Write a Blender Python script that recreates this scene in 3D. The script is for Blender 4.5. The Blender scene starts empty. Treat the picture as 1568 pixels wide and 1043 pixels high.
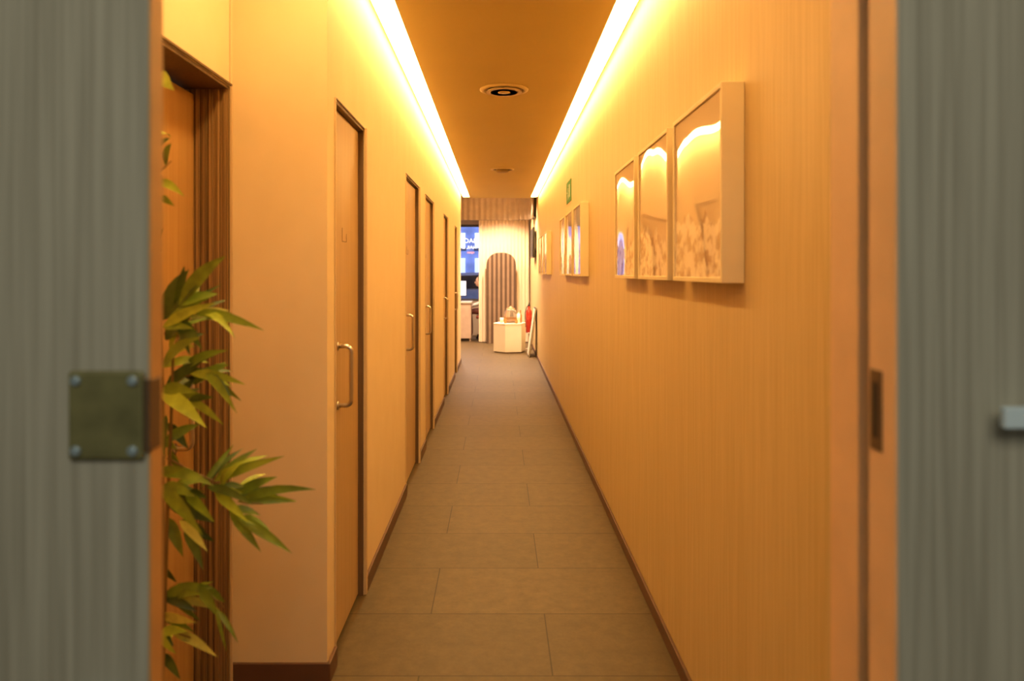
import bpy, bmesh, math, random
from mathutils import Vector, Matrix
random.seed(7)
S = bpy.context.scene
PI = math.pi

# ------------------------------------------------------------------ materials
def newmat(name):
    m = bpy.data.materials.new(name); m.use_nodes = True
    nt = m.node_tree
    return m, nt, nt.nodes["Principled BSDF"]

def mat(name, col, rough=0.5, metal=0.0, var=0.08, scale=(8, 8, 8), bump=0.0, coat=0.0, spec=0.5,
        emis=None, estr=0.0, trans=0.0, detail=3.0):
    m, nt, b = newmat(name)
    b.inputs["Roughness"].default_value = rough
    b.inputs["Metallic"].default_value = metal
    b.inputs["Coat Weight"].default_value = coat
    b.inputs["Coat Roughness"].default_value = 0.03
    b.inputs["Specular IOR Level"].default_value = spec
    b.inputs["Transmission Weight"].default_value = trans
    tc = nt.nodes.new("ShaderNodeTexCoord"); mp = nt.nodes.new("ShaderNodeMapping")
    mp.inputs["Scale"].default_value = scale
    nz = nt.nodes.new("ShaderNodeTexNoise"); nz.inputs["Scale"].default_value = 1.0
    nz.inputs["Detail"].default_value = detail
    cr = nt.nodes.new("ShaderNodeValToRGB")
    cr.color_ramp.elements[0].position = 0.3; cr.color_ramp.elements[1].position = 0.7
    cr.color_ramp.elements[0].color = tuple(c * (1 - var) for c in col) + (1,)
    cr.color_ramp.elements[1].color = tuple(min(1, c * (1 + var)) for c in col) + (1,)
    L = nt.links.new
    L(tc.outputs["Object"], mp.inputs["Vector"]); L(mp.outputs["Vector"], nz.inputs["Vector"])
    L(nz.outputs["Fac"], cr.inputs["Fac"]); L(cr.outputs["Color"], b.inputs["Base Color"])
    if bump:
        bp = nt.nodes.new("ShaderNodeBump"); bp.inputs["Strength"].default_value = bump
        bp.inputs["Distance"].default_value = 0.002
        L(nz.outputs["Fac"], bp.inputs["Height"]); L(bp.outputs["Normal"], b.inputs["Normal"])
    if emis:
        b.inputs["Emission Color"].default_value = tuple(emis) + (1,)
        b.inputs["Emission Strength"].default_value = estr
    return m

def veneer(name, c1, c2, fine, broad, rough=0.5, spec=0.4, bump=0.15, hi=0.7, lo=0.3):
    """vertical grain wood veneer: fine streaks plus broad board-to-board tone"""
    m, nt, b = newmat(name)
    b.inputs["Roughness"].default_value = rough
    b.inputs["Specular IOR Level"].default_value = spec
    L = nt.links.new
    tc = nt.nodes.new("ShaderNodeTexCoord")
    def nz(sc, det):
        mp = nt.nodes.new("ShaderNodeMapping"); mp.inputs["Scale"].default_value = sc
        n = nt.nodes.new("ShaderNodeTexNoise"); n.inputs["Scale"].default_value = 1; n.inputs["Detail"].default_value = det
        L(tc.outputs["Object"], mp.inputs["Vector"]); L(mp.outputs["Vector"], n.inputs["Vector"]); return n
    a = nz(fine, 2); c = nz(broad, 1)
    mx = nt.nodes.new("ShaderNodeMath"); mx.operation = 'MULTIPLY_ADD'
    mx.inputs[1].default_value = 0.2
    ml = nt.nodes.new("ShaderNodeMath"); ml.operation = 'MULTIPLY'; ml.inputs[1].default_value = 0.8
    L(a.outputs["Fac"], ml.inputs[0]); L(c.outputs["Fac"], mx.inputs[0]); L(ml.outputs[0], mx.inputs[2])
    cr = nt.nodes.new("ShaderNodeValToRGB")
    cr.color_ramp.elements[0].position = lo; cr.color_ramp.elements[1].position = hi
    cr.color_ramp.elements[0].color = c1 + (1,); cr.color_ramp.elements[1].color = c2 + (1,)
    L(mx.outputs[0], cr.inputs["Fac"]); L(cr.outputs["Color"], b.inputs["Base Color"])
    bp = nt.nodes.new("ShaderNodeBump"); bp.inputs["Strength"].default_value = bump
    bp.inputs["Distance"].default_value = 0.001
    L(a.outputs["Fac"], bp.inputs["Height"]); L(bp.outputs["Normal"], b.inputs["Normal"])
    return m

def emit(name, col, st):
    m, nt, b = newmat(name)
    b.inputs["Base Color"].default_value = (0.8, 0.8, 0.8, 1)
    b.inputs["Emission Color"].default_value = tuple(col) + (1,)
    b.inputs["Emission Strength"].default_value = st
    return m

M_WALL_L = veneer("plaster_left", (0.79, 0.62, 0.38), (0.83, 0.66, 0.42), (7, 7, 5), (3, 2, 1), rough=0.7, bump=0.1)
M_WALL_R = veneer("veneer_right", (0.545, 0.395, 0.185), (0.655, 0.49, 0.25), (1, 260, 3.0), (1, 14, 0.3), rough=0.5, spec=.3, hi=0.64, lo=0.36, bump=.05)
M_DOOR = veneer("door_veneer", (0.48, 0.31, 0.14), (0.57, 0.39, 0.19), (60, 60, 1.2), (6, 6, .5), rough=0.4)
M_DOOR1 = veneer("door_veneer_entry", (0.46, 0.25, 0.08), (0.56, 0.33, 0.12), (60, 60, 1.2), (6, 6, .5), rough=0.4)
M_FRAME = veneer("frame_wood", (0.10, 0.055, 0.025), (0.17, 0.10, 0.05), (90, 90, 1.5), (9, 9, .5), rough=0.45)
M_JAMB = veneer("jamb_grooved_wood", (0.16, 0.09, 0.035), (0.40, 0.24, 0.10), (150, 150, .8), (20, 20, .3), rough=0.45, hi=.6, lo=.4)
M_FRAMEL = veneer("frame_light", (0.60, 0.43, 0.24), (0.68, 0.50, 0.29), (90, 90, 1.5), (9, 9, .5), rough=0.45)
M_BASE = mat("baseboard_brown", (0.12, 0.055, 0.03), 0.5)
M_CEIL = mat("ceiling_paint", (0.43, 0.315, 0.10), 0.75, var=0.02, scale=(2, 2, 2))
M_SLAB = mat("cove_paint", (0.85, 0.82, 0.75), 0.8, var=0.02)
M_GREY = veneer("sliding_panel_grey", (0.37, 0.335, 0.25), (0.54, 0.50, 0.385), (110, 1, 2.4), (16, 1, .5), rough=0.35, hi=0.68, lo=0.32)
M_EDGE = mat("panel_edge_wood", (0.82, 0.53, 0.30), 0.5)
M_EDGE_L = mat("panel_edge_wood_dark", (0.62, 0.33, 0.11), 0.5)
M_STEEL = mat("brushed_steel", (0.62, 0.56, 0.48), 0.3, metal=1.0, var=0.05, scale=(40, 40, 4))
M_PLATE = mat("lock_plate_olive", (0.22, 0.20, 0.08), 0.45, metal=0.3, var=0.2, scale=(30, 30, 30))
M_SCREW = mat("screw_zinc", (0.38, 0.47, 0.5), 0.35, metal=0.4)
M_PULL = mat("pull_bar_pale", (0.70, 0.82, 0.86), 0.4, metal=0.0)
M_DARK = mat("dark_gap", (0.03, 0.02, 0.015), 0.7)
M_PIC = mat("picture_frame_cream", (0.76, 0.63, 0.39), 0.5, var=0.03)
M_LED = emit("led_warm_diffuser", (1.0, 0.61, 0.205), 28.0)

def floor_mat():
    m, nt, b = newmat("stone_floor_tile")
    L = nt.links.new
    tc = nt.nodes.new("ShaderNodeTexCoord"); mp = nt.nodes.new("ShaderNodeMapping")
    mp.inputs["Location"].default_value = (0.2715, -2.523 + 0.459 * 20, 0)
    br = nt.nodes.new("ShaderNodeTexBrick")
    br.inputs["Scale"].default_value = 1; br.inputs["Brick Width"].default_value = 0.915
    br.inputs["Row Height"].default_value = 0.459; br.inputs["Mortar Size"].default_value = 0.0026
    br.inputs["Mortar Smooth"].default_value = 0.1
    br.inputs["Color1"].default_value = (0.088, 0.056, 0.022, 1); br.inputs["Color2"].default_value = (0.106, 0.068, 0.028, 1)
    br.inputs["Mortar"].default_value = (0.025, 0.014, 0.006, 1); br.offset = 0.5
    nz = nt.nodes.new("ShaderNodeTexNoise"); nz.inputs["Scale"].default_value = 14; nz.inputs["Detail"].default_value = 9
    nz.inputs["Roughness"].default_value = 0.8
    cr = nt.nodes.new("ShaderNodeValToRGB")
    cr.color_ramp.elements[0].position = .25; cr.color_ramp.elements[1].position = .75
    cr.color_ramp.elements[0].color = (0.6, 0.6, 0.6, 1); cr.color_ramp.elements[1].color = (1.4, 1.4, 1.4, 1)
    mx = nt.nodes.new("ShaderNodeMix"); mx.data_type = 'RGBA'; mx.blend_type = 'MULTIPLY'; mx.inputs[0].default_value = 1
    L(tc.outputs["Object"], mp.inputs["Vector"]); L(mp.outputs["Vector"], br.inputs["Vector"])
    L(tc.outputs["Object"], nz.inputs["Vector"]); L(nz.outputs["Fac"], cr.inputs["Fac"])
    L(br.outputs["Color"], mx.inputs[6]); L(cr.outputs["Color"], mx.inputs[7]); L(mx.outputs[2], b.inputs["Base Color"])
    b.inputs["Roughness"].default_value = 0.5; b.inputs["Specular IOR Level"].default_value = 0.35
    bp = nt.nodes.new("ShaderNodeBump"); bp.inputs["Strength"].default_value = 0.25; bp.inputs["Distance"].default_value = 0.002
    L(nz.outputs["Fac"], bp.inputs["Height"]); L(bp.outputs["Normal"], b.inputs["Normal"])
    return m
M_FLOOR = floor_mat()

def print_mat(name, sky, hill, seed):
    """mountain / dune art print behind glazing: procedural"""
    m, nt, b = newmat(name); L = nt.links.new
    tc = nt.nodes.new("ShaderNodeTexCoord"); sp = nt.nodes.new("ShaderNodeSeparateXYZ")
    L(tc.outputs["Object"], sp.inputs[0])
    def noise(sc, loc, det):
        mp = nt.nodes.new("ShaderNodeMapping"); mp.inputs["Scale"].default_value = sc; mp.inputs["Location"].default_value = (0, loc, 0)
        nz = nt.nodes.new("ShaderNodeTexNoise"); nz.inputs["Scale"].default_value = 1; nz.inputs["Detail"].default_value = det
        L(tc.outputs["Object"], mp.inputs[0]); L(mp.outputs[0], nz.inputs["Vector"]); return nz
    nz = noise((1, 6, 0.3), seed, 3)         # ridge line along the picture
    rk = noise((1, 22, 26), seed, 5)         # rock and snow texture
    z = nt.nodes.new("ShaderNodeMapRange"); z.inputs[1].default_value = 1.35; z.inputs[2].default_value = 1.87
    L(sp.outputs["Z"], z.inputs[0])
    a = nt.nodes.new("ShaderNodeMath"); a.operation = 'MULTIPLY_ADD'; a.inputs[1].default_value = -0.75
    L(nz.outputs["Fac"], a.inputs[0]); L(z.outputs[0], a.inputs[2])       # z - .75*noise : >~0 sky
    mask = nt.nodes.new("ShaderNodeMapRange"); mask.inputs[1].default_value = -.06; mask.inputs[2].default_value = -.045
    L(a.outputs[0], mask.inputs[0])
    cr = nt.nodes.new("ShaderNodeValToRGB"); r = cr.color_ramp
    r.elements[0].position = 0.40; r.elements[0].color = hill + (1,)
    r.elements[1].position = 0.56; r.elements[1].color = (0.84, 0.72, 0.58, 1)
    L(rk.outputs["Fac"], cr.inputs[0])
    mx = nt.nodes.new("ShaderNodeMix"); mx.data_type = 'RGBA'
    L(mask.outputs[0], mx.inputs[0]); L(cr.outputs[0], mx.inputs[6]); mx.inputs[7].default_value = sky + (1,)
    L(mx.outputs[2], b.inputs["Base Color"])
    b.inputs["Roughness"].default_value = 0.5
    b.inputs["Coat Weight"].default_value = 1.0; b.inputs["Coat Roughness"].default_value = 0.02
    b.inputs["Coat IOR"].default_value = 1.75
    n2 = nt.nodes.new("ShaderNodeTexNoise"); n2.inputs["Scale"].default_value = 2.2; n2.inputs["Detail"].default_value = 0
    bp = nt.nodes.new("ShaderNodeBump"); bp.inputs["Strength"].default_value = 1.0; bp.inputs["Distance"].default_value = 0.012
    L(tc.outputs["Object"], n2.inputs["Vector"]); L(n2.outputs["Fac"], bp.inputs["Height"]); L(bp.outputs[0], b.inputs["Coat Normal"])
    return m

# ------------------------------------------------------------------ mesh builder
class MB:
    def __init__(s): s.bm = bmesh.new(); s.mats = []
    def mi(s, m):
        if m not in s.mats: s.mats.append(m)
        return s.mats.index(m)
    def box(s, x0, x1, y0, y1, z0, z1, m, bev=0.0):
        r = bmesh.ops.create_cube(s.bm, size=1)
        vs = r['verts']
        for v in vs:
            v.co = Vector((x0 + (v.co.x + .5) * (x1 - x0), y0 + (v.co.y + .5) * (y1 - y0), z0 + (v.co.z + .5) * (z1 - z0)))
        fs = {f for v in vs for f in v.link_faces}
        i = s.mi(m)
        for f in fs: f.material_index = i
        if bev:
            es = list({e for v in vs for e in v.link_edges})
            rr = bmesh.ops.bevel(s.bm, geom=es, offset=bev, segments=2, affect='EDGES', profile=0.5)
            for f in rr['faces']: f.material_index = i
        return s
    def tube(s, pts, r, m, seg=10, cap=True):
        pts = [Vector(p) for p in pts]; i = s.mi(m)
        rs = r if isinstance(r, (list, tuple)) else [r] * len(pts)
        t0 = (pts[1] - pts[0]).normalized()
        n = t0.orthogonal().normalized(); rings = []
        for k, p in enumerate(pts):
            t = (pts[min(k + 1, len(pts) - 1)] - pts[max(k - 1, 0)]).normalized()
            n = (n - t * n.dot(t)).normalized(); b = t.cross(n)
            rings.append([s.bm.verts.new(p + (n * math.cos(2 * PI * j / seg) + b * math.sin(2 * PI * j / seg)) * rs[k]) for j in range(seg)])
        for a, c in zip(rings, rings[1:]):
            for j in range(seg):
                f = s.bm.faces.new((a[j], a[(j + 1) % seg], c[(j + 1) % seg], c[j])); f.material_index = i; f.smooth = True
        if cap:
            for rg in (rings[0], rings[-1]):
                f = s.bm.faces.new(rg); f.material_index = i
        return s
    def lathe(s, prof, cx, cy, m, seg=40, axis='Z', cz=0.0, smooth=True):
        """prof: (r, h) list"""
        i = s.mi(m); rings = []
        for r, h in prof:
            ring = []
            for j in range(seg):
                a = 2 * PI * j / seg
                if axis == 'Z': co = (cx + r * math.cos(a), cy + r * math.sin(a), h)
                elif axis == 'Y': co = (cx + r * math.cos(a), cy + h, cz + r * math.sin(a))
                else: co = (cx + h, cy + r * math.cos(a), cz + r * math.sin(a))
                ring.append(s.bm.verts.new(co))
            rings.append(ring)
        for a, c in zip(rings, rings[1:]):
            for j in range(seg):
                f = s.bm.faces.new((a[j], a[(j + 1) % seg], c[(j + 1) % seg], c[j])); f.material_index = i; f.smooth = smooth
        for rg in (rings[0], rings[-1]):
            try:
                f = s.bm.faces.new(rg); f.material_index = i
            except ValueError: pass
        return s
    def ell(s, c, r, m, seg=20, rot=None):
        i = s.mi(m)
        rr = bmesh.ops.create_uvsphere(s.bm, u_segments=seg, v_segments=seg // 2 + 2, radius=1)
        mt = Matrix.Translation(c) @ (rot or Matrix.Identity(4)) @ Matrix.Diagonal((r[0], r[1], r[2], 1))
        for v in rr['verts']: v.co = mt @ v.co
        for f in {f for v in rr['verts'] for f in v.link_faces}: f.material_index = i; f.smooth = True
        return s
    def poly(s, pts, m, ext=None):
        i = s.mi(m); vs = [s.bm.verts.new(p) for p in pts]
        f = s.bm.faces.new(vs); f.material_index = i
        if ext:
            r = bmesh.ops.extrude_face_region(s.bm, geom=[f])
            for g in r['geom']:
                if isinstance(g, bmesh.types.BMVert): g.co += Vector(ext)
                if isinstance(g, bmesh.types.BMFace): g.material_index = i
            for v in vs:
                for ff in v.link_faces: ff.material_index = i
        return s
    def done(s, name, parent=None, recalc=True):
        if recalc: bmesh.ops.recalc_face_normals(s.bm, faces=s.bm.faces[:])
        me = bpy.data.meshes.new(name); s.bm.to_mesh(me); s.bm.free()
        for m in s.mats: me.materials.append(m)
        o = bpy.data.objects.new(name, me); S.collection.objects.link(o)
        if parent: o.parent = parent
        return o

# ------------------------------------------------------------------ dimensions
EYE = 1.38
XL, XR = -0.575, 0.63
XN = -0.895            # recessed wall beside the entry
YP = 1.05              # back of the partition
YC = 2.48              # corner where corridor narrows
YE = 11.3              # corridor end
ZC = 2.545             # dropped ceiling
ZS = 2.74              # slab
DH = 1.99

# ------------------------------------------------------------------ shell
MB().box(-3.2, 2.4, -2.6, 16.3, -0.08, 0, M_FLOOR).done("floor")
MB().box(-3.2, 2.4, -2.6, 16.3, ZS, ZS + .1, M_SLAB).done("ceiling")

doors = [(2.60, 3.155), (4.58, 5.33), (5.80, 6.50), (7.74, 8.33), (9.70, 10.15)]
mb = MB(); y = YC
for a, b in doors:
    mb.box(XL - .12, XL, y, a, 0, ZS, M_WALL_L)
    mb.box(XL - .12, XL, a, b, DH, ZS, M_WALL_L)
    y = b
mb.box(XL - .12, XL, y, YE, 0, ZS, M_WALL_L)
mb.box(XN - .16, XL - .12, YC, YC + .1, 0, ZS, M_WALL_L)
mb.done("wall_left")
E0, E1, EH = 1.70, 2.455, 2.0
MB().box(XN - .16, XN, YP, E0, 0, ZS, M_WALL_L).box(XN - .16, XN, E0, E1, EH, ZS, M_WALL_L).box(XN - .16, XN, E1 + .012, YC, 0, ZS, M_WALL_L).done("wall_entry")
MB().box(XR, XR + .12, YP, 14.9, 0, ZS, M_WALL_R).done("wall_right")
# baseboards
mb = MB(); y = YC - .01
for a, b in doors:
    if a - .03 > y: mb.box(XL, XL + .012, y, a - .014, 0, .07, M_BASE, .002)
    y = b + .024
mb.box(XL, XL + .012, y, YE, 0, .07, M_BASE, .002)
mb.box(XN, XL + .012, YC - .012, YC, 0, .07, M_BASE, .002)
mb.done("baseboard_left")
MB().box(XR - .012, XR, YP, 14.4, 0, .055, M_BASE, .002).done("baseboard_right")

# dropped ceiling raft with light coves either side
MB().box(-.446, .508, YP, YE + .3, ZC, ZC + .03, M_CEIL, .002).done("ceiling_panel")
for nm, x0, x1 in (("led_strip", -.552, -.450), ("led_strip", .512, .607)):
    mb = MB()
    mb.box(x0, x1, YP + .05, YE + .25, ZC + .014, ZC + .028, M_LED)
    mb.box(x0, x1, YP + .05, YE + .25, ZC + .0285, ZC + .034, M_STEEL)
    mb.done(nm)

# partition with pocket opening toward the near room
MB().box(-2.2, -.50, .97, YP, 0, ZS, M_EDGE).done("wall_partition_left")
MB().box(.473, 2.2, .97, YP, 0, ZS, M_EDGE).done("wall_partition_right")
MB().box(-.50, .473, .97, YP, 2.07, ZS, M_EDGE).done("wall_partition_header")
MB().box(-1.4, 1.5, .845, .97, 2.06, 2.12, M_STEEL, .003).done("trim_1")

# ------------------------------------------------------------------ interior doors
def dhandle(mb, x, y, z0, z1, out=.052, r=.0085):
    R = .022; pts = [(x, y, z1)]
    for k in range(7):
        a = PI / 2 * k / 6; pts.append((x + out - R + R * math.sin(a), y, z1 - R + R * math.cos(a)))
    for k in range(7):
        a = PI / 2 * k / 6; pts.append((x + out - R + R * math.cos(a), y, z0 + R - R * math.sin(a)))
    pts.append((x, y, z0))
    mb.tube(pts, r, M_STEEL, 12)
    for z in (z0, z1):
        mb.lathe([(.016, 0), (.016, .004), (.010, .006)], x, y, M_STEEL, 20, 'X', z)

def interior_door(name, a, b):
    mb = MB(); lx = XL - .022
    mb.box(lx - .04, lx, a + .010, b - .012, .012, DH - .012, M_DOOR, .002)
    mb.box(XL - .11, XL - .001, a + .0005, a + .008, .001, DH - .001, M_FRAME)
    mb.box(XL - .11, XL - .001, b - .008, b - .0005, .001, DH - .001, M_FRAME)
    mb.box(XL - .11, XL - .001, a + .008, b - .008, DH - .009, DH - .001, M_FRAME)
    # slim casing on the corridor face
    mb.box(XL + .0005, XL + .005, a - .010, a - .001, .001, DH + .006, M_FRAMEL, .0005)
    mb.box(XL + .0005, XL + .012, b + .001, b + .026, .001, DH + .006, M_FRAMEL, .001)
    mb.box(XL + .0005, XL + .005, a - .001, b + .001, DH + .001, DH + .006, M_FRAME, .0005)
    dhandle(mb, lx, a + .14, .885, 1.105)
    # engraved room number plate
    mb.box(lx, lx + .001, a + .22, a + .30, 1.497, 1.500, M_FRAME)
    mb.box(lx, lx + .001, a + .22, a + .223, 1.50, 1.55, M_FRAME)
    mb.box(lx, lx + .001, a + .297, a + .30, 1.50, 1.53, M_FRAME)
    return mb.done(name)
for i, (a, b) in enumerate(doors): interior_door("door_%d" % (i + 2), a, b)

mb = MB(); lx = XN - .115
mb.box(lx - .04, lx, E0 + .01, E1 - .006, .012, EH - .03, M_DOOR1, .002)
mb.box(XN - .155, XN - .001, E1 - .004, E1 + .011, .001, EH - .001, M_JAMB)
for k in range(5):
    yy = E1 - .010
    xx = XN - .108 + k * .022
    mb.box(xx, xx + .012, yy, E1 - .004, .001, EH - .012, M_JAMB, .001)
mb.box(XN - .155, XN - .001, E0 + .001, E0 + .010, .001, EH - .001, M_JAMB)
mb.box(XN - .155, XN - .001, E0 + .010, E1 - .004, EH - .012, EH - .001, M_FRAME)
mb.box(XN + .0005, XN + .006, E0 - .03, E1 + .014, EH + .001, EH + .009, M_FRAME, .001)
mb.box(XN + .0005, XN + .008, E1 + .001, E1 + .012, .001, EH, M_FRAMEL, .001)
dhandle(mb, lx, 2.30, .83, 1.05, .055)
mb.done("door_1")

# ------------------------------------------------------------------ sliding doors in front
mb = MB()
mb.box(-1.30, -.403, .85, .880, .012, 2.055, M_GREY, .001)
mb.box(-.403, -.400, .8502, .8798, .012, 2.055, M_EDGE_L)
mb.box(-.492, -.4055, .842, .85, 1.165, 1.267, M_PLATE, .004)
mb.box(-.4052, -.398, .843, .872, 1.175, 1.257, M_FRAME, .001)
for sx in (-.482, -.417):
    for sz in (1.176, 1.256):
        mb.lathe([(.006, 0), (.006, -.002), (.004, -.0035)], sx, .842, M_SCREW, 16, 'Y', sz)
mb.box(-.49, -.43, .842, .85, .80, .905, M_SCREW, .003)
mb.done("sliding_door")
mb = MB()
mb.box(.461, 1.35, .85, .912, .012, 2.055, M_GREY, .001)
mb.box(.458, .461, .8502, .9118, .012, 2.055, M_EDGE)
mb.box(.4565, .4585, .880, .907, 1.165, 1.262, M_FRAME, .0005)
mb.box(.4558, .4575, .887, .900, 1.18, 1.247, M_DARK)
mb.box(.562, .70, .818, .828, 1.206, 1.230, M_PULL, .002)
for hx in (.585, .688): mb.box(hx - .006, hx + .006, .827, .851, 1.211, 1.225, M_PULL, .002)
mb.done("sliding_door")

# ------------------------------------------------------------------ framed pictures on the right wall
hill = (0.42, 0.26, 0.15)
def picture(y0, k):
    y1 = y0 + .525; z0, z1 = 1.352, 1.868; xf = XR - .06; t = .014
    P = print_mat("mountain_print_%d" % k, (0.60, 0.44, 0.28) if k != 3 else (0.38, 0.38, 0.48), hill, k * 3.7)  # one print has a blue reflection tinted into its sky colour
    mb = MB()
    mb.box(xf, XR - .001, y0, y0 + t, z0, z1, M_PIC, .0015)
    mb.box(xf, XR - .001, y1 - t, y1, z0, z1, M_PIC, .0015)
    mb.box(xf, XR - .001, y0 + t, y1 - t, z0, z0 + t, M_PIC, .0015)
    mb.box(xf, XR - .001, y0 + t, y1 - t, z1 - t, z1, M_PIC, .0015)
    mb.box(xf + .006, xf + .014, y0 + t, y1 - t, z0 + t, z1 - t, P)
    return mb.done("framed_picture")
k = 0
for base in (1.885, 5.13, 8.73):
    for j in range(3):
        picture(base + j * .605, k); k += 1

# emergency exit sign
M_SG = mat("exit_sign_green", (0.05, 0.22, 0.06), 0.6, spec=.2); M_SW = mat("exit_sign_white", (.5, .6, .45), .6, spec=.2)
mb = MB()
mb.box(XR - .006, XR - .0005, 6.36, 6.76, 2.0, 2.19, M_SG, .001)
mb.box(XR - .008, XR - .006, 6.43, 6.49, 2.04, 2.15, M_SW)          # doorway
mb.ell(Vector((XR - .007, 6.57, 2.15)), (.001, .013, .013), M_SW, 12)  # runner head
mb.poly([(XR - .0075, 6.55, 2.13), (XR - .0075, 6.60, 2.13), (XR - .0075, 6.62, 2.08), (XR - .0075, 6.65, 2.03), (XR - .0075, 6.63, 2.02), (XR - .0075, 6.59, 2.06), (XR - .0075, 6.54, 2.02), (XR - .0075, 6.53, 2.04), (XR - .0075, 6.57, 2.09)], M_SW)
mb.box(XR - .008, XR - .006, 6.67, 6.71, 2.09, 2.10, M_SW)
mb.done("exit_sign")

# ceiling diffusers
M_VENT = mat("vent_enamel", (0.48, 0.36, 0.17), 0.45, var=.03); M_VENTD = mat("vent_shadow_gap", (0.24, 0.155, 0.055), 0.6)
def vent(x, y, R, deep):
    mb = MB(); z = ZC
    mb.lathe([(R, z - .0005), (R, z - .006), (R * .86, z - .014), (R * .80, z - .010), (R * .80, z - .0005)], x, y, M_VENT, 56)
    if deep:
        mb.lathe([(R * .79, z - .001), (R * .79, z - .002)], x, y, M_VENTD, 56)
        for q in (.74, .60, .46):
            mb.lathe([(R * q, z - .019), (R * q * .88, z - .007), (R * q * .84, z - .007), (R * q * .93, z - .021)], x, y, M_VENT, 48)
        mb.lathe([(R * .33, z - .003), (R * .34, z - .02), (.001, z - .024)], x, y, M_VENT, 40)
    else:
        mb.lathe([(R * .79, z - .001), (R * .79, z - .002)], x, y, M_DARK, 56)
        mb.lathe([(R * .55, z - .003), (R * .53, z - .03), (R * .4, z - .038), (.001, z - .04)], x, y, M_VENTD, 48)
    mb.done("ceiling_vent")
vent(.037, 4.70, .155, True)
vent(.045, 8.33, .135, False)

# ------------------------------------------------------------------ artificial bamboo
U = 0.001416; PX, PY = -.709, 1.60
greens = [mat("bamboo_leaf_dark", (0.065, 0.12, 0.015), .45, var=.3, scale=(30, 30, 30)),
          mat("bamboo_leaf_mid", (0.18, 0.27, 0.02), .45, var=.3, scale=(30, 30, 30)),
          mat("bamboo_leaf_light", (0.34, 0.45, 0.04), .45, var=.25, scale=(30, 30, 30)),
          mat("bamboo_leaf_yellow", (0.52, 0.54, 0.12), .5, var=.25, scale=(30, 30, 30))]
M_CANE = mat("bamboo_cane", (0.20, 0.12, 0.03), .5, var=.3, scale=(20, 20, 6))
M_POT = mat("planter_ceramic", (0.35, 0.30, 0.25), .4); M_SOIL = mat("soil", (0.05, 0.03, 0.02), .9, var=.4, scale=(60, 60, 60), bump=.6)
# leaves: (base_x, base_z, tip_x, tip_z, width, tone) in plant units from the foot of the cane
LV = [(-20,1268,31,1238,22,2),(-20,1146,28,1168,14,0),(-18,1128,16,1141,13,1),(-18,1112,30,1088,12,2),(-18,1140,6,1170,12,1),(-18,1062,12,1029,14,2),(-18,1090,10,1075,10,1),(-18,996,-4,1008,9,0),(-18,1020,4,1040,9,0),
(-14,901,28,979,22,0),(20,925,100,999,19,1),(-4,892,92,930,14,2),(34,914,158,888,14,1),(52,912,120,878,11,2),(-12,871,50,911,17,0),(20,900,66,860,15,0),(0,905,60,935,14,1),
(30,905,90,915,10,3),(10,890,55,905,12,1),(5,900,30,985,14,0),(15,905,75,955,12,0),(0,860,45,885,14,0),
(-10,830,68,880,16,1),(5,820,93,856,16,1),(32,820,123,806,13,2),(60,822,124,770,12,1),(-8,795,83,750,20,2),(25,800,83,831,14,1),(2,760,12,702,16,0),(-10,800,48,838,16,0),(15,810,75,815,14,0),(30,780,88,745,12,2),(-6,850,40,862,14,3),(0,770,50,790,14,1),
(-12,740,20,700,14,0),(-12,715,30,735,14,1),(-14,700,16,660,13,1),
(66,655,178,697,13,2),(82,650,120,692,12,2),(88,625,158,657,14,1),(98,620,221,640,13,1),(108,606,196,558,14,1),(88,612,146,555,14,1),(-8,651,85,600,19,1),(-12,672,78,655,16,1),(-8,640,40,580,15,0),(18,582,64,530,15,0),(60,650,150,640,12,0),(70,640,140,612,14,2),(-6,600,20,540,16,1),(100,625,180,610,10,2),(40,640,90,690,10,0),(20,600,70,560,12,3),
(0,620,60,590,16,0),(30,640,95,615,14,1),
(-12,530,3,495,14,0),(-12,480,68,492,15,1),(-10,452,66,468,14,3),(-6,420,74,388,14,3),(46,500,82,455,14,1),(76,468,112,420,7,1),(-12,392,22,360,13,0),(0,470,60,440,12,3),(-10,430,40,442,14,2),(10,478,66,500,11,1)]
mb = MB()
def leafblade(b, t, w, m, bow):
    i = mb.mi(m); d = t - b; L = d.length; dn = d.normalized()
    view = Vector((random.uniform(-.5, .5), -1, random.uniform(-.1, .8))).normalized()
    side = dn.cross(view).normalized(); nrm = side.cross(dn)
    prof = [(.0, .06), (.06, .35), (.18, .8), (.34, 1.0), (.52, .92), (.7, .68), (.85, .36), (.95, .13), (1, .01)]
    rows = []
    for f, q in prof:
        c = b + d * f + Vector((0, 0, bow * L * math.sin(PI * f))) + nrm * (.05 * L * math.sin(PI * f * .9))
        hw = w * .5 * q
        rows.append([mb.bm.verts.new(c - side * hw + nrm * hw * .25), mb.bm.verts.new(c), mb.bm.verts.new(c + side * hw + nrm * hw * .25)])
    for r0, r1 in zip(rows, rows[1:]):
        for j in (0, 1):
            f = mb.bm.faces.new((r0[j], r0[j + 1], r1[j + 1], r1[j])); f.material_index = i; f.smooth = True
def P(a, b, dy=0): return Vector((PX + a * U, PY + dy, b * U))
for (a, b, c, d, w, t) in LV:
    dy = random.uniform(-.06, .06)
    leafblade(P(a, b, dy * .5), P(c, d, dy + random.uniform(-.08, .05)), w * U * 1.15, greens[t], random.uniform(.03, .10))
    if c > 25 and b < 1000:      # companion leaves from the same node
        for q in range(random.choice((1, 2))):
            e = random.uniform(-32, 32)
            leafblade(P(a, b, dy * .5), P(a + (c - a) * random.uniform(.5, .8), b + (d - b) * .6 + e, dy + random.uniform(-.05, .08)), w * U * .95, greens[random.choice((0, 0, 1, 1, 2))], random.uniform(.03, .10))
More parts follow.
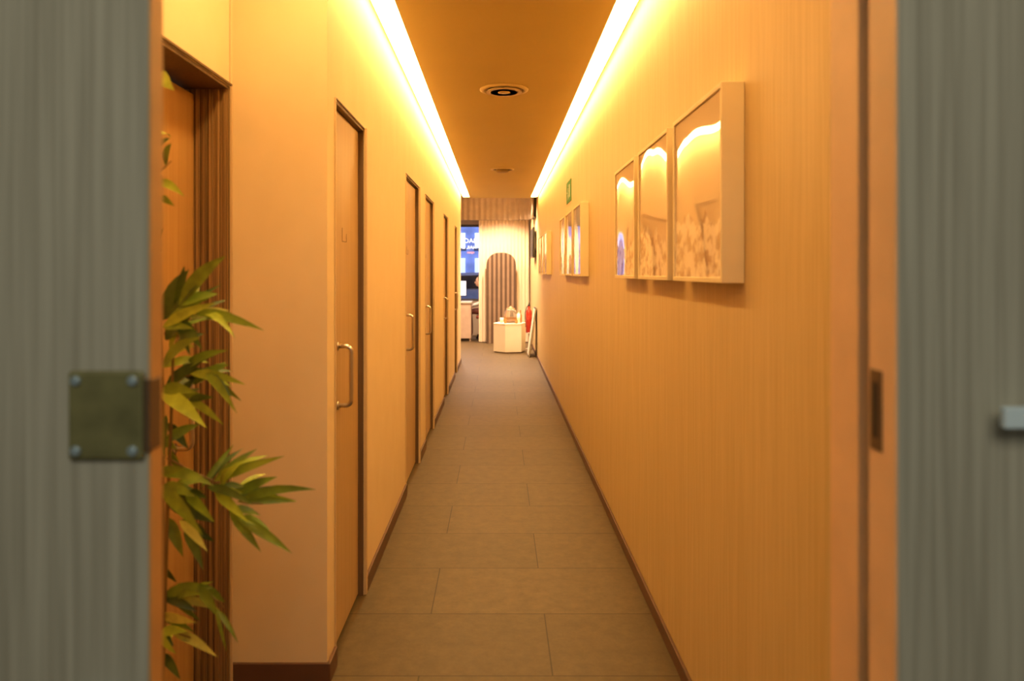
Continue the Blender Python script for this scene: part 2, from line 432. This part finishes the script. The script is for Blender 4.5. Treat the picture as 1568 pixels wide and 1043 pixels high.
# foliage on the wall side so the plant is full from every angle
for n in range(70):
    z = random.uniform(340, 1300); a = random.uniform(-75, -22); an = random.uniform(0, 2 * PI)
    b0 = P(a * .4 - 14, z, random.uniform(-.03, .03))
    ln = random.uniform(.07, .13)
    t0 = b0 + Vector((-abs(math.cos(an)) * ln, math.sin(an) * ln, random.uniform(-.06, .05)))
    leafblade(b0, t0, .02, random.choice(greens[:3]), .06)
def cane(pts, r0, r1):
    n = len(pts); mb.tube([P(*p) for p in pts], [r0 + (r1 - r0) * k / (n - 1) for k in range(n)], M_CANE, 8)
cane([(-20, 160, 0), (-18, 500, .01), (-14, 800, 0), (-18, 1050, -.01), (-22, 1290, 0)], .008, .003)
cane([(-45, 160, .03), (-38, 600, .03), (-30, 900, .02), (-26, 1150, .02)], .008, .003)
cane([(-10, 160, -.03), (-5, 450, -.02), (0, 600, -.02), (2, 720, -.01), (6, 850, -.01), (22, 925, 0)], .006, .002)
for br in ([(-6, 690, 0), (35, 668, 0), (80, 648, 0), (110, 622, 0), (140, 620, 0)], [(-10, 880, 0), (20, 900, 0), (60, 908, 0)], [(-10, 790, 0), (20, 815, 0), (60, 822, 0)],
           [(-10, 470, 0), (30, 492, 0), (60, 480, 0), (80, 462, 0)], [(0, 640, 0), (18, 600, 0), (40, 575, 0)], [(-16, 1130, 0), (0, 1145, 0)], [(-16, 400, 0), (0, 425, 0), (30, 415, 0)], [(-18, 1260, 0), (-8, 1260, 0)]):
    cane(br, .0028, .0014)
mb.lathe([(.10, .001), (.13, .02), (.145, .24), (.155, .25), (.155, .27), (.14, .27), (.138, .23)], PX - .02, PY, M_POT, 40)
mb.lathe([(.137, .228), (.05, .236), (.001, .238)], PX - .02, PY, M_SOIL, 30)
mb.done("potted_bamboo", recalc=False)

# ------------------------------------------------------------------ end room (reception)
M_RW = mat("reception_wall", (.60, .47, .36), .8, var=.04)
M_CURT = mat("curtain_linen", (.80, .64, .47), .85, var=.06, scale=(40, 2, 1))
M_RIBL = mat("rib_light", (.72, .56, .40), .6); M_RIBD = mat("rib_dark", (.09, .05, .03), .5)
MB().box(-3.2, -3.1, YE, 16.3, 0, ZS, M_RW).done("wall_reception_left")
MB().box(-3.1, XL - .12, YE, YE + .1, 0, ZS, M_RW).done("wall_reception_front")
# wall with window
WX0, WX1, WZ0, WZ1, WY = -2.4, -.30, .75, 2.42, 16.1
MB().box(-3.1, WX0, WY, WY + .12, 0, ZS, M_RW).box(WX1, .75, WY, WY + .12, 0, ZS, M_RW).box(WX0, WX1, WY, WY + .12, 0, WZ0, M_RW).box(WX0, WX1, WY, WY + .12, WZ1, ZS, M_RW).done("wall_back")
M_WF = mat("window_frame", (.10, .09, .09), .4)
mb = MB()
for a in ((WX0, WX0 + .05), (WX1 - .05, WX1), (-1.4, -1.36)): mb.box(a[0], a[1], WY + .02, WY + .08, WZ0, WZ1, M_WF)
mb.box(WX0, WX1, WY + .02, WY + .08, WZ0, WZ0 + .05, M_WF); mb.box(WX0, WX1, WY + .02, WY + .08, WZ1 - .05, WZ1, M_WF)
mb.done("window_1")

def pleats(name, x0, x1, y, z0, z1, m, n, amp):
    mb = MB(); i = mb.mi(m); N = n * 8; lo = []; hi = []
    for k in range(N + 1):
        x = x0 + (x1 - x0) * k / N; yy = y + amp * math.sin(2 * PI * k / 8)
        lo.append(mb.bm.verts.new((x, yy, z0))); hi.append(mb.bm.verts.new((x, yy, z1)))
    for k in range(N):
        f = mb.bm.faces.new((lo[k], lo[k + 1], hi[k + 1], hi[k])); f.material_index = i; f.smooth = True
    mb.tube([(x0 - .02, y, z1 + .01), (x1 + .0, y, z1 + .01)], .014, M_FRAME, 10)
    return mb.done(name)
pleats("curtain", -.38, .60, 14.45, .02, 2.60, M_CURT, 14, .013)

# ribbed curved bulkhead
mb = MB(); path = []
for k in range(60): path.append((-2.6 + k * (2.6 + .22) / 59, 13.0))
for k in range(1, 15):
    a = PI / 2 * k / 14; path.append((.22 + .36 * math.sin(a), 13.0 - .36 * (1 - math.cos(a))))
path += [(.58, 12.4), (.58, 12.2)]
i1, i2 = mb.mi(M_RIBL), mb.mi(M_RIBD)
acc = 0
dense = []
for (x0, y0), (x1, y1) in zip(path, path[1:]):
    L_ = math.hypot(x1 - x0, y1 - y0); n = max(1, int(L_ / .012))
    for j in range(n):
        t = j / n; dense.append((x0 + (x1 - x0) * t, y0 + (y1 - y0) * t, (x1 - x0) / L_, (y1 - y0) / L_, acc + L_ * t))
    acc += L_
cols = []
for x, y, dx, dy, s_ in dense:
    off = .018 * math.cos(s_ * 2 * PI / .10)
    nx, ny = dy, -dx
    cols.append(((x + nx * off, y + ny * off), (x - nx * .08, y - ny * .08)))
vr = [[mb.bm.verts.new((f[0], f[1], 2.30)), mb.bm.verts.new((f[0], f[1], ZS)), mb.bm.verts.new((b[0], b[1], 2.30)), mb.bm.verts.new((b[0], b[1], ZS))] for f, b in cols]
for a, b in zip(vr, vr[1:]):
    for (p, q) in ((0, 1), (2, 3)):
        f = mb.bm.faces.new((a[p], b[p], b[q], a[q])); f.material_index = i1; f.smooth = True
    f = mb.bm.faces.new((a[0], a[2], b[2], b[0])); f.material_index = i2  # underside shading put into the colour: dark tone on the bottom faces
mb.done("ribbed_bulkhead")

# arched fluted panel
M_RIBM = mat("rib_mid", (.30, .20, .13), .5)
mb = MB(); cx, W, H, ay = .057, .285, 1.76, 14.30
N = 13
def top(x):
    t = min(1, abs(x - cx) / W); return H - .24 * (1 - math.sqrt(max(0, 1 - t ** 2.6)))
for k in range(N):
    x0 = cx - W + 2 * W * k / N; x1 = x0 + 2 * W / N
    m = M_RIBD if k % 2 == 0 else M_RIBM
    yb = ay - (.02 if k % 2 == 0 else .008)
    xs = [x0 + (x1 - x0) * j / 5 for j in range(6)]
    pts = [(x0, yb, .002), (x1, yb, .002)] + [(x, yb, top(x)) for x in reversed(xs)]
    mb.poly(pts, m, ext=(0, ay + .02 - yb, 0))
mb.done("arched_fluted_screen")

# hexagonal pedestal
M_PED = mat("pedestal_cream", (.88, .82, .70), .5, var=.02)
def hexprism(mb, cx, cy, R, z0, z1, m, rot=0):
    mb.poly([(cx + R * math.cos(rot + PI / 3 * k), cy + R * math.sin(rot + PI / 3 * k), z0) for k in range(6)], m, ext=(0, 0, z1 - z0))
mb = MB()
hexprism(mb, .195, 12.8, .270, .001, .02, M_BASE, .25)
hexprism(mb, .195, 12.8, .285, .02, .49, M_PED, .25)
hexprism(mb, .195, 12.8, .290, .49, .503, M_PED, .25)
mb.done("hexagonal_pedestal")
M_GLASS = mat("clear_glass", (.9, .85, .75), .05, trans=.9, var=.01)
M_WAX = mat("candle_wax", (.85, .72, .52), .5); M_FL = emit("flame", (1, .55, .2), 5)
M_AMB = mat("amber_glass", (.45, .20, .05), .15); M_WOODL = mat("lid_wood", (.45, .28, .14), .5)
z = .5035
mb = MB(); mb.lathe([(.09, z), (.105, z + .02), (.11, z + .16), (.09, z + .22), (.07, z + .235)], .215, 12.80, M_GLASS, 32)
mb.lathe([(.075, z + .235), (.078, z + .25), (.02, z + .265), (.018, z + .285), (.001, z + .29)], .215, 12.80, M_WOODL, 24)
mb.lathe([(.08, z + .02), (.08, z + .10), (.001, z + .101)], .215, 12.80, M_AMB, 24); mb.done("glass_jar")
def candle(x, y, r, h, lit):
    mb = MB(); mb.lathe([(r, z), (r, z + h), (r * .7, z + h - .006), (.001, z + h - .008)], x, y, M_WAX, 24)
    mb.tube([(x, y, z + h - .01), (x, y, z + h + .008)], .0015, M_DARK, 6)
    if lit: mb.lathe([(.002, z + h), (.005, z + h + .008), (.004, z + h + .016), (.001, z + h + .025)], x, y, M_FL, 12)
    mb.done("candle")
candle(.06, 12.76, .03, .09, False); candle(.35, 12.74, .028, .16, True)
for x, y, h in ((.12, 12.66, .10), (.31, 12.64, .08), (.385, 12.80, .20)):
    mb = MB(); mb.lathe([(.022, z), (.024, z + .01), (.024, z + h * .65), (.009, z + h * .8), (.009, z + h), (.011, z + h + .001), (.011, z + h + .02), (.001, z + h + .021)], x, y, M_AMB, 20); mb.done("amber_bottle")

# fire extinguisher on a floor stand
M_RED = mat("extinguisher_red", (.46, .03, .015), .3, coat=.5)
mb = MB(); ex, ey = .550, 13.25
mb.lathe([(.050, .30), (.056, .31), (.056, .64), (.048, .69), (.025, .72), (.022, .74), (.022, .775)], ex, ey, M_RED, 32)
mb.box(ex - .02, ex + .02, ey - .03, ey + .03, .775, .80, M_DARK, .003)
mb.tube([(ex, ey + .02, .80), (ex, ey - .03, .82), (ex, ey - .11, .835)], .007, M_DARK, 8)
mb.tube([(ex, ey, .785), (ex - .04, ey - .02, .76), (ex - .070, ey - .03, .65), (ex - .067, ey - .03, .45), (ex - .065, ey - .03, .40)], .008, M_DARK, 8)
mb.lathe([(.064, .001), (.064, .012), (.02, .018)], ex, ey, M_STEEL, 32); mb.tube([(ex, ey, .015), (ex, ey, .29)], .014, M_STEEL, 12)
mb.lathe([(.058, .288), (.058, .299)], ex, ey, M_STEEL, 32)
mb.done("fire_extinguisher")

# leaning board
M_BRD = mat("board_white", (.72, .66, .56), .5)
mb = MB()
mb.box(-.012, .012, 0, .55, 0, .80, M_DARK, .002); mb.box(-.015, -.0122, .02, .53, .02, .78, M_BRD)
mb.box(-.006, .004, -.002, 0, .0, .80, M_BRD)
o = mb.done("leaning_board"); o.location = (.50, 11.95, .003); o.rotation_euler = (0, math.atan2(.115, .80), 0)

# wall mounted screen at the corridor end
M_BLK = mat("screen_black", (.02, .02, .022), .2)
mb = MB(); mb.box(.565, .60, 12.1, 12.9, 1.62, 2.12, M_BLK, .004); mb.box(.563, .566, 12.12, 12.88, 1.64, 2.10, M_DARK); mb.box(.60, XR - .001, 12.4, 12.6, 1.78, 1.96, M_STEEL, .003)
mb.done("wall_television")

# reception desk, monitor, chair, receptionist
M_DESK = mat("desk_front", (.50, .36, .27), .5); M_TOP = mat("desk_top", (.55, .50, .45), .4)
mb = MB()
mb.box(-2.0, -.54, 14.72, 14.75, .06, .76, M_DESK, .003); mb.box(-2.05, -.52, 14.70, 15.20, .76, .795, M_TOP, .004)
mb.box(-.58, -.545, 14.752, 15.16, .001, .759, M_DESK, .002); mb.box(-1.99, -1.955, 14.752, 15.16, .001, .759, M_DESK, .002)
mb.box(-1.98, -.56, 14.76, 14.78, .001, .0595, M_DARK)
mb.done("reception_desk")
M_SCR = emit("screen_glow", (.55, .75, 1.0), 1.0)
mb = MB(); mb.box(-.25, .25, -.015, .015, .10, .42, M_BLK, .004); mb.box(-.235, .235, -.0165, -.0155, .115, .405, M_SCR)
mb.box(-.03, .03, .0, .03, .01, .12, M_BLK); mb.box(-.12, .12, -.08, .08, 0, .01, M_BLK, .003)
o = mb.done("computer_monitor"); o.location = (-.88, 14.90, .796); o.rotation_euler = (0, 0, math.radians(20))
CX, CY = -.24, 15.42
M_CH = mat("chair_fabric_red", (.30, .06, .04), .8, var=.3, scale=(30, 30, 30))
mb = MB(); mb.box(CX - .22, CX + .22, CY - .22, CY + .22, .42, .48, M_CH, .02); mb.box(CX + .20, CX + .25, CY - .20, CY + .20, .55, .95, M_CH, .02)
mb.tube([(CX, CY, .08), (CX, CY, .42)], .025, M_BLK); mb.tube([(CX + .1, CY, .42), (CX + .26, CY, .45), (CX + .25, CY, .60)], .014, M_BLK)
for k in range(5):
    a = 2 * PI * k / 5; mb.tube([(CX, CY, .09), (CX + .24 * math.cos(a), CY + .24 * math.sin(a), .06)], .016, M_BLK)
    mb.ell(Vector((CX + .24 * math.cos(a), CY + .24 * math.sin(a), .03)), (.028, .028, .028), M_BLK, 12)
mb.done("office_chair")

M_SKIN = mat("skin", (.60, .38, .28), .5, var=.05); M_SHIRT = mat("shirt_white", (.75, .70, .66), .8); M_TR = mat("trousers_dark_red", (.16, .05, .04), .8)
M_HAIR = mat("hair_dark", (.03, .02, .015), .5); M_EYE = mat("eye", (.02, .01, .01), .2); M_LIP = mat("lips", (.45, .15, .12), .4)
person = bpy.data.objects.new("seated_receptionist", None); S.collection.objects.link(person)
def skinned(name, verts, edges, radii, m, root=0, sub=2):
    me = bpy.data.meshes.new(name); me.from_pydata(verts, edges, []); me.update()
    o = bpy.data.objects.new(name, me); S.collection.objects.link(o); me.materials.append(m); o.parent = person
    o.modifiers.new("s", 'SKIN')
    for v, r in zip(me.skin_vertices[0].data, radii): v.radius = (r, r) if not isinstance(r, tuple) else r
    me.skin_vertices[0].data[root].use_root = True
    ss = o.modifiers.new("ss", 'SUBSURF'); ss.levels = sub; ss.render_levels = sub
    return o
px, py = CX - .06, CY
tv = [(px + .03, py, .57), (px + .03, py, .66), (px + .02, py, .78), (px, py, .92), (px - .03, py, 1.0), (px - .04, py, 1.05),
      (px - .02, py - .15, .95), (px - .06, py - .20, .74), (px - .24, py - .12, .68),
      (px - .02, py + .15, .95), (px - .06, py + .20, .74), (px - .24, py + .12, .68)]
skinned("torso", tv, [(0, 1), (1, 2), (2, 3), (3, 4), (4, 5), (3, 6), (6, 7), (7, 8), (3, 9), (9, 10), (10, 11)],
        [(.12, .14), (.11, .14), (.12, .15), (.11, .15), .055, .05, .055, .045, .032, .055, .045, .032], M_SHIRT)
lv = [(px + .03, py, .58), (px - .02, py - .09, .57), (px - .30, py - .10, .56), (px - .27, py - .10, .14), (px - .27, py - .10, .06), (px - .34, py - .10, .04),
      (px - .02, py + .09, .57), (px - .30, py + .10, .56), (px - .27, py + .10, .14), (px - .27, py + .10, .06), (px - .34, py + .10, .04)]
skinned("legs", lv, [(0, 1), (1, 2), (2, 3), (3, 4), (4, 5), (0, 6), (6, 7), (7, 8), (8, 9), (9, 10)], [.10, .08, .062, .045, .04, .035, .08, .062, .045, .04, .035], M_TR)
skinned("neck", [(px - .04, py, 1.03), (px - .06, py, 1.10)], [(0, 1)], [.048, .045], M_SKIN)
mb = MB(); hc = Vector((px - .085, py, 1.185))
mb.ell(hc, (.088, .072, .112), M_SKIN); mb.ell(hc + Vector((-.03, 0, -.055)), (.055, .05, .05), M_SKIN)
mb.ell(hc + Vector((-.092, 0, -.02)), (.018, .012, .022), M_SKIN)
for sg in (-1, 1):
    mb.ell(hc + Vector((-.078, sg * .03, .005)), (.010, .012, .007), M_EYE, 12); mb.ell(hc + Vector((.005, sg * .073, -.01)), (.018, .008, .028), M_SKIN, 12)
mb.ell(hc + Vector((-.078, 0, -.058)), (.010, .022, .006), M_LIP, 12)
mb.ell(hc + Vector((.022, 0, .025)), (.088, .082, .105), M_HAIR); mb.ell(hc + Vector((.06, 0, -.06)), (.045, .065, .09), M_HAIR)
mb.done("head", person)
for sg in (-1, 1):
    hx, hy, hz = px - .225, py + sg * .115, .665
    mb = MB(); mb.ell(Vector((hx - .035, hy, hz)), (.048, .038, .016), M_SKIN, 14); mb.done("palm", person)
    for f in range(4):
        oy = (f - 1.5) * .018; ln = (.062, .07, .066, .052)[f]
        mb = MB(); b0 = Vector((hx - .07, hy + oy, hz))
        mb.tube([b0, b0 + Vector((-ln * .4, 0, .002)), b0 + Vector((-ln * .75, 0, -.008)), b0 + Vector((-ln * .9, 0, -.025))], [.0085, .0085, .0075, .006], M_SKIN, 8); mb.done("finger", person)
    mb = MB(); b0 = Vector((hx - .02, hy - sg * .03, hz)); mb.tube([b0, b0 + Vector((-.03, -sg * .022, 0)), b0 + Vector((-.055, -sg * .026, -.004))], [.010, .0095, .007], M_SKIN, 8); mb.done("thumb", person)

# street outside
M_FAC = mat("street_facade", (.22, .26, .45), .8, var=.5, scale=(1.5, 1.5, 1.5))
M_NEON = emit("sign_white", (.9, .9, 1.0), 1.6); M_NEONR = emit("sign_red", (1, .15, .1), 1.5); M_BW = emit("lit_window_blue", (.40, .50, .95), .7)
mb = MB(); mb.box(-6, 3, 22, 22.3, -.1, 6, M_FAC)
for k in range(16):
    for zz in (.6, 1.35, 2.1, 2.9):
        xx = -5.2 + k * .5
        mb.box(xx, xx + .22, 21.95, 22, zz, zz + .45, M_BW); mb.box(xx - .03, xx + .25, 21.93, 21.95, zz - .04, zz, M_WF)
mb.done("street_building")
MB().box(-6, 3, 16.3, 22, -.1, -.02, mat("asphalt", (.05, .05, .06), .8, var=.3, scale=(30, 30, 30))).done("street_ground")
def text(name, body, loc, size, m):
    c = bpy.data.curves.new(name, 'FONT'); c.body = body; c.size = size; c.extrude = .006; c.materials.append(m); c.align_x = 'CENTER'
    o = bpy.data.objects.new(name, c); S.collection.objects.link(o); o.location = loc; o.rotation_euler = (PI / 2, 0, PI); return o
text("window_lettering", "BACKS", (-.68, 16.06, 2.02), .14, M_NEON)
text("window_lettering", "NAIL SPA", (-.68, 16.06, 1.89), .10, M_NEON)
text("window_lettering", "open", (-.60, 16.06, 1.79), .08, M_NEONR)
M_CAR = mat("car_paint", (.25, .33, .5), .25, metal=.3, coat=.6); M_TYRE = mat("tyre", (.02, .02, .02), .8)
mb = MB(); c0, cy = -2.9, 18.6
prof = [(0, .3), (0, .75), (.25, .85), (.95, .92), (1.35, 1.35), (2.6, 1.38), (3.25, .98), (3.9, .88), (4.05, .6), (4.05, .3)]
mb.poly([(c0 + a, cy, b) for a, b in prof], M_CAR, ext=(0, 1.65, 0))
mb.poly([(c0 + a, cy - .005, b) for a, b in [(1.12, .95), (1.42, 1.28), (2.52, 1.31), (3.0, .98)]], M_BLK)
for wx in (.75, 3.2):
    mb.lathe([(.30, -.02), (.31, .02), (.31, .18)], c0 + wx, cy, M_TYRE, 28, 'Y', .29); mb.lathe([(.18, -.03), (.17, -.021)], c0 + wx, cy, M_STEEL, 20, 'Y', .29)
mb.done("parked_car")

# ------------------------------------------------------------------ lamps
def area(name, loc, size, power, col, rot=(0, 0, 0), sy=None):
    l = bpy.data.lights.new(name, 'AREA'); l.energy = power; l.color = col; l.size = size
    if sy: l.shape = 'RECTANGLE'; l.size_y = sy
    o = bpy.data.objects.new(name, l); S.collection.objects.link(o); o.location = loc; o.rotation_euler = rot; return o
M_DL = emit("downlight_lens", (1, .75, .5), 8)
def downlight(x, y, p, z=ZS):
    mb = MB(); mb.lathe([(.055, z - .001), (.055, z - .006), (.042, z - .008), (.042, z - .002)], x, y, M_STEEL, 28); mb.lathe([(.04, z - .003), (.04, z - .004)], x, y, M_DL, 24); ob = mb.done("ceiling_downlight")
    l = bpy.data.lights.new("downlight_lamp", 'SPOT'); l.energy = p; l.color = (1, .70, .45); l.spot_size = 2.3; l.spot_blend = .7; l.shadow_soft_size = .04
    o = bpy.data.objects.new("downlight_lamp", l); S.collection.objects.link(o); o.location = (x, y, z - .02); o.parent = ob
downlight(-.15, 12.1, 330); downlight(.2, 12.3, 240); downlight(-.9, 13.9, 260); downlight(.1, 13.7, 290); downlight(-1.2, 15.2, 180)
area("street_fill_light", (-1, 18, 4.5), 1.5, 400, (.5, .6, 1.0), (math.radians(50), 0, 0))  # unseen blue area light added to brighten the facade outside
area("entrance_fill_light", (0, -.9, 2.6), 1.4, 27, (1.0, .98, .82), (math.radians(25), 0, 0))  # unseen lamp added behind the camera to light the sliding panels

w = bpy.data.worlds.new("World"); S.world = w; w.use_nodes = True
w.node_tree.nodes["Background"].inputs[0].default_value = (.66, .68, .62, 1); w.node_tree.nodes["Background"].inputs[1].default_value = .11

# ------------------------------------------------------------------ camera
cd = bpy.data.cameras.new("Camera"); cam = bpy.data.objects.new("Camera", cd); S.collection.objects.link(cam)
cam.location = (0, 0, EYE); cam.rotation_euler = (PI / 2, 0, 0)
cd.sensor_width = 36; cd.lens = 36 * 1130 / 1568
cd.shift_x = 21 / 1568; cd.shift_y = -104.5 / 1568
cd.clip_start = .02
cd.dof.use_dof = True; cd.dof.focus_distance = 4.5; cd.dof.aperture_fstop = 2.8
S.camera = cam
S.view_settings.view_transform = 'Standard'
S.view_settings.exposure = 0.06
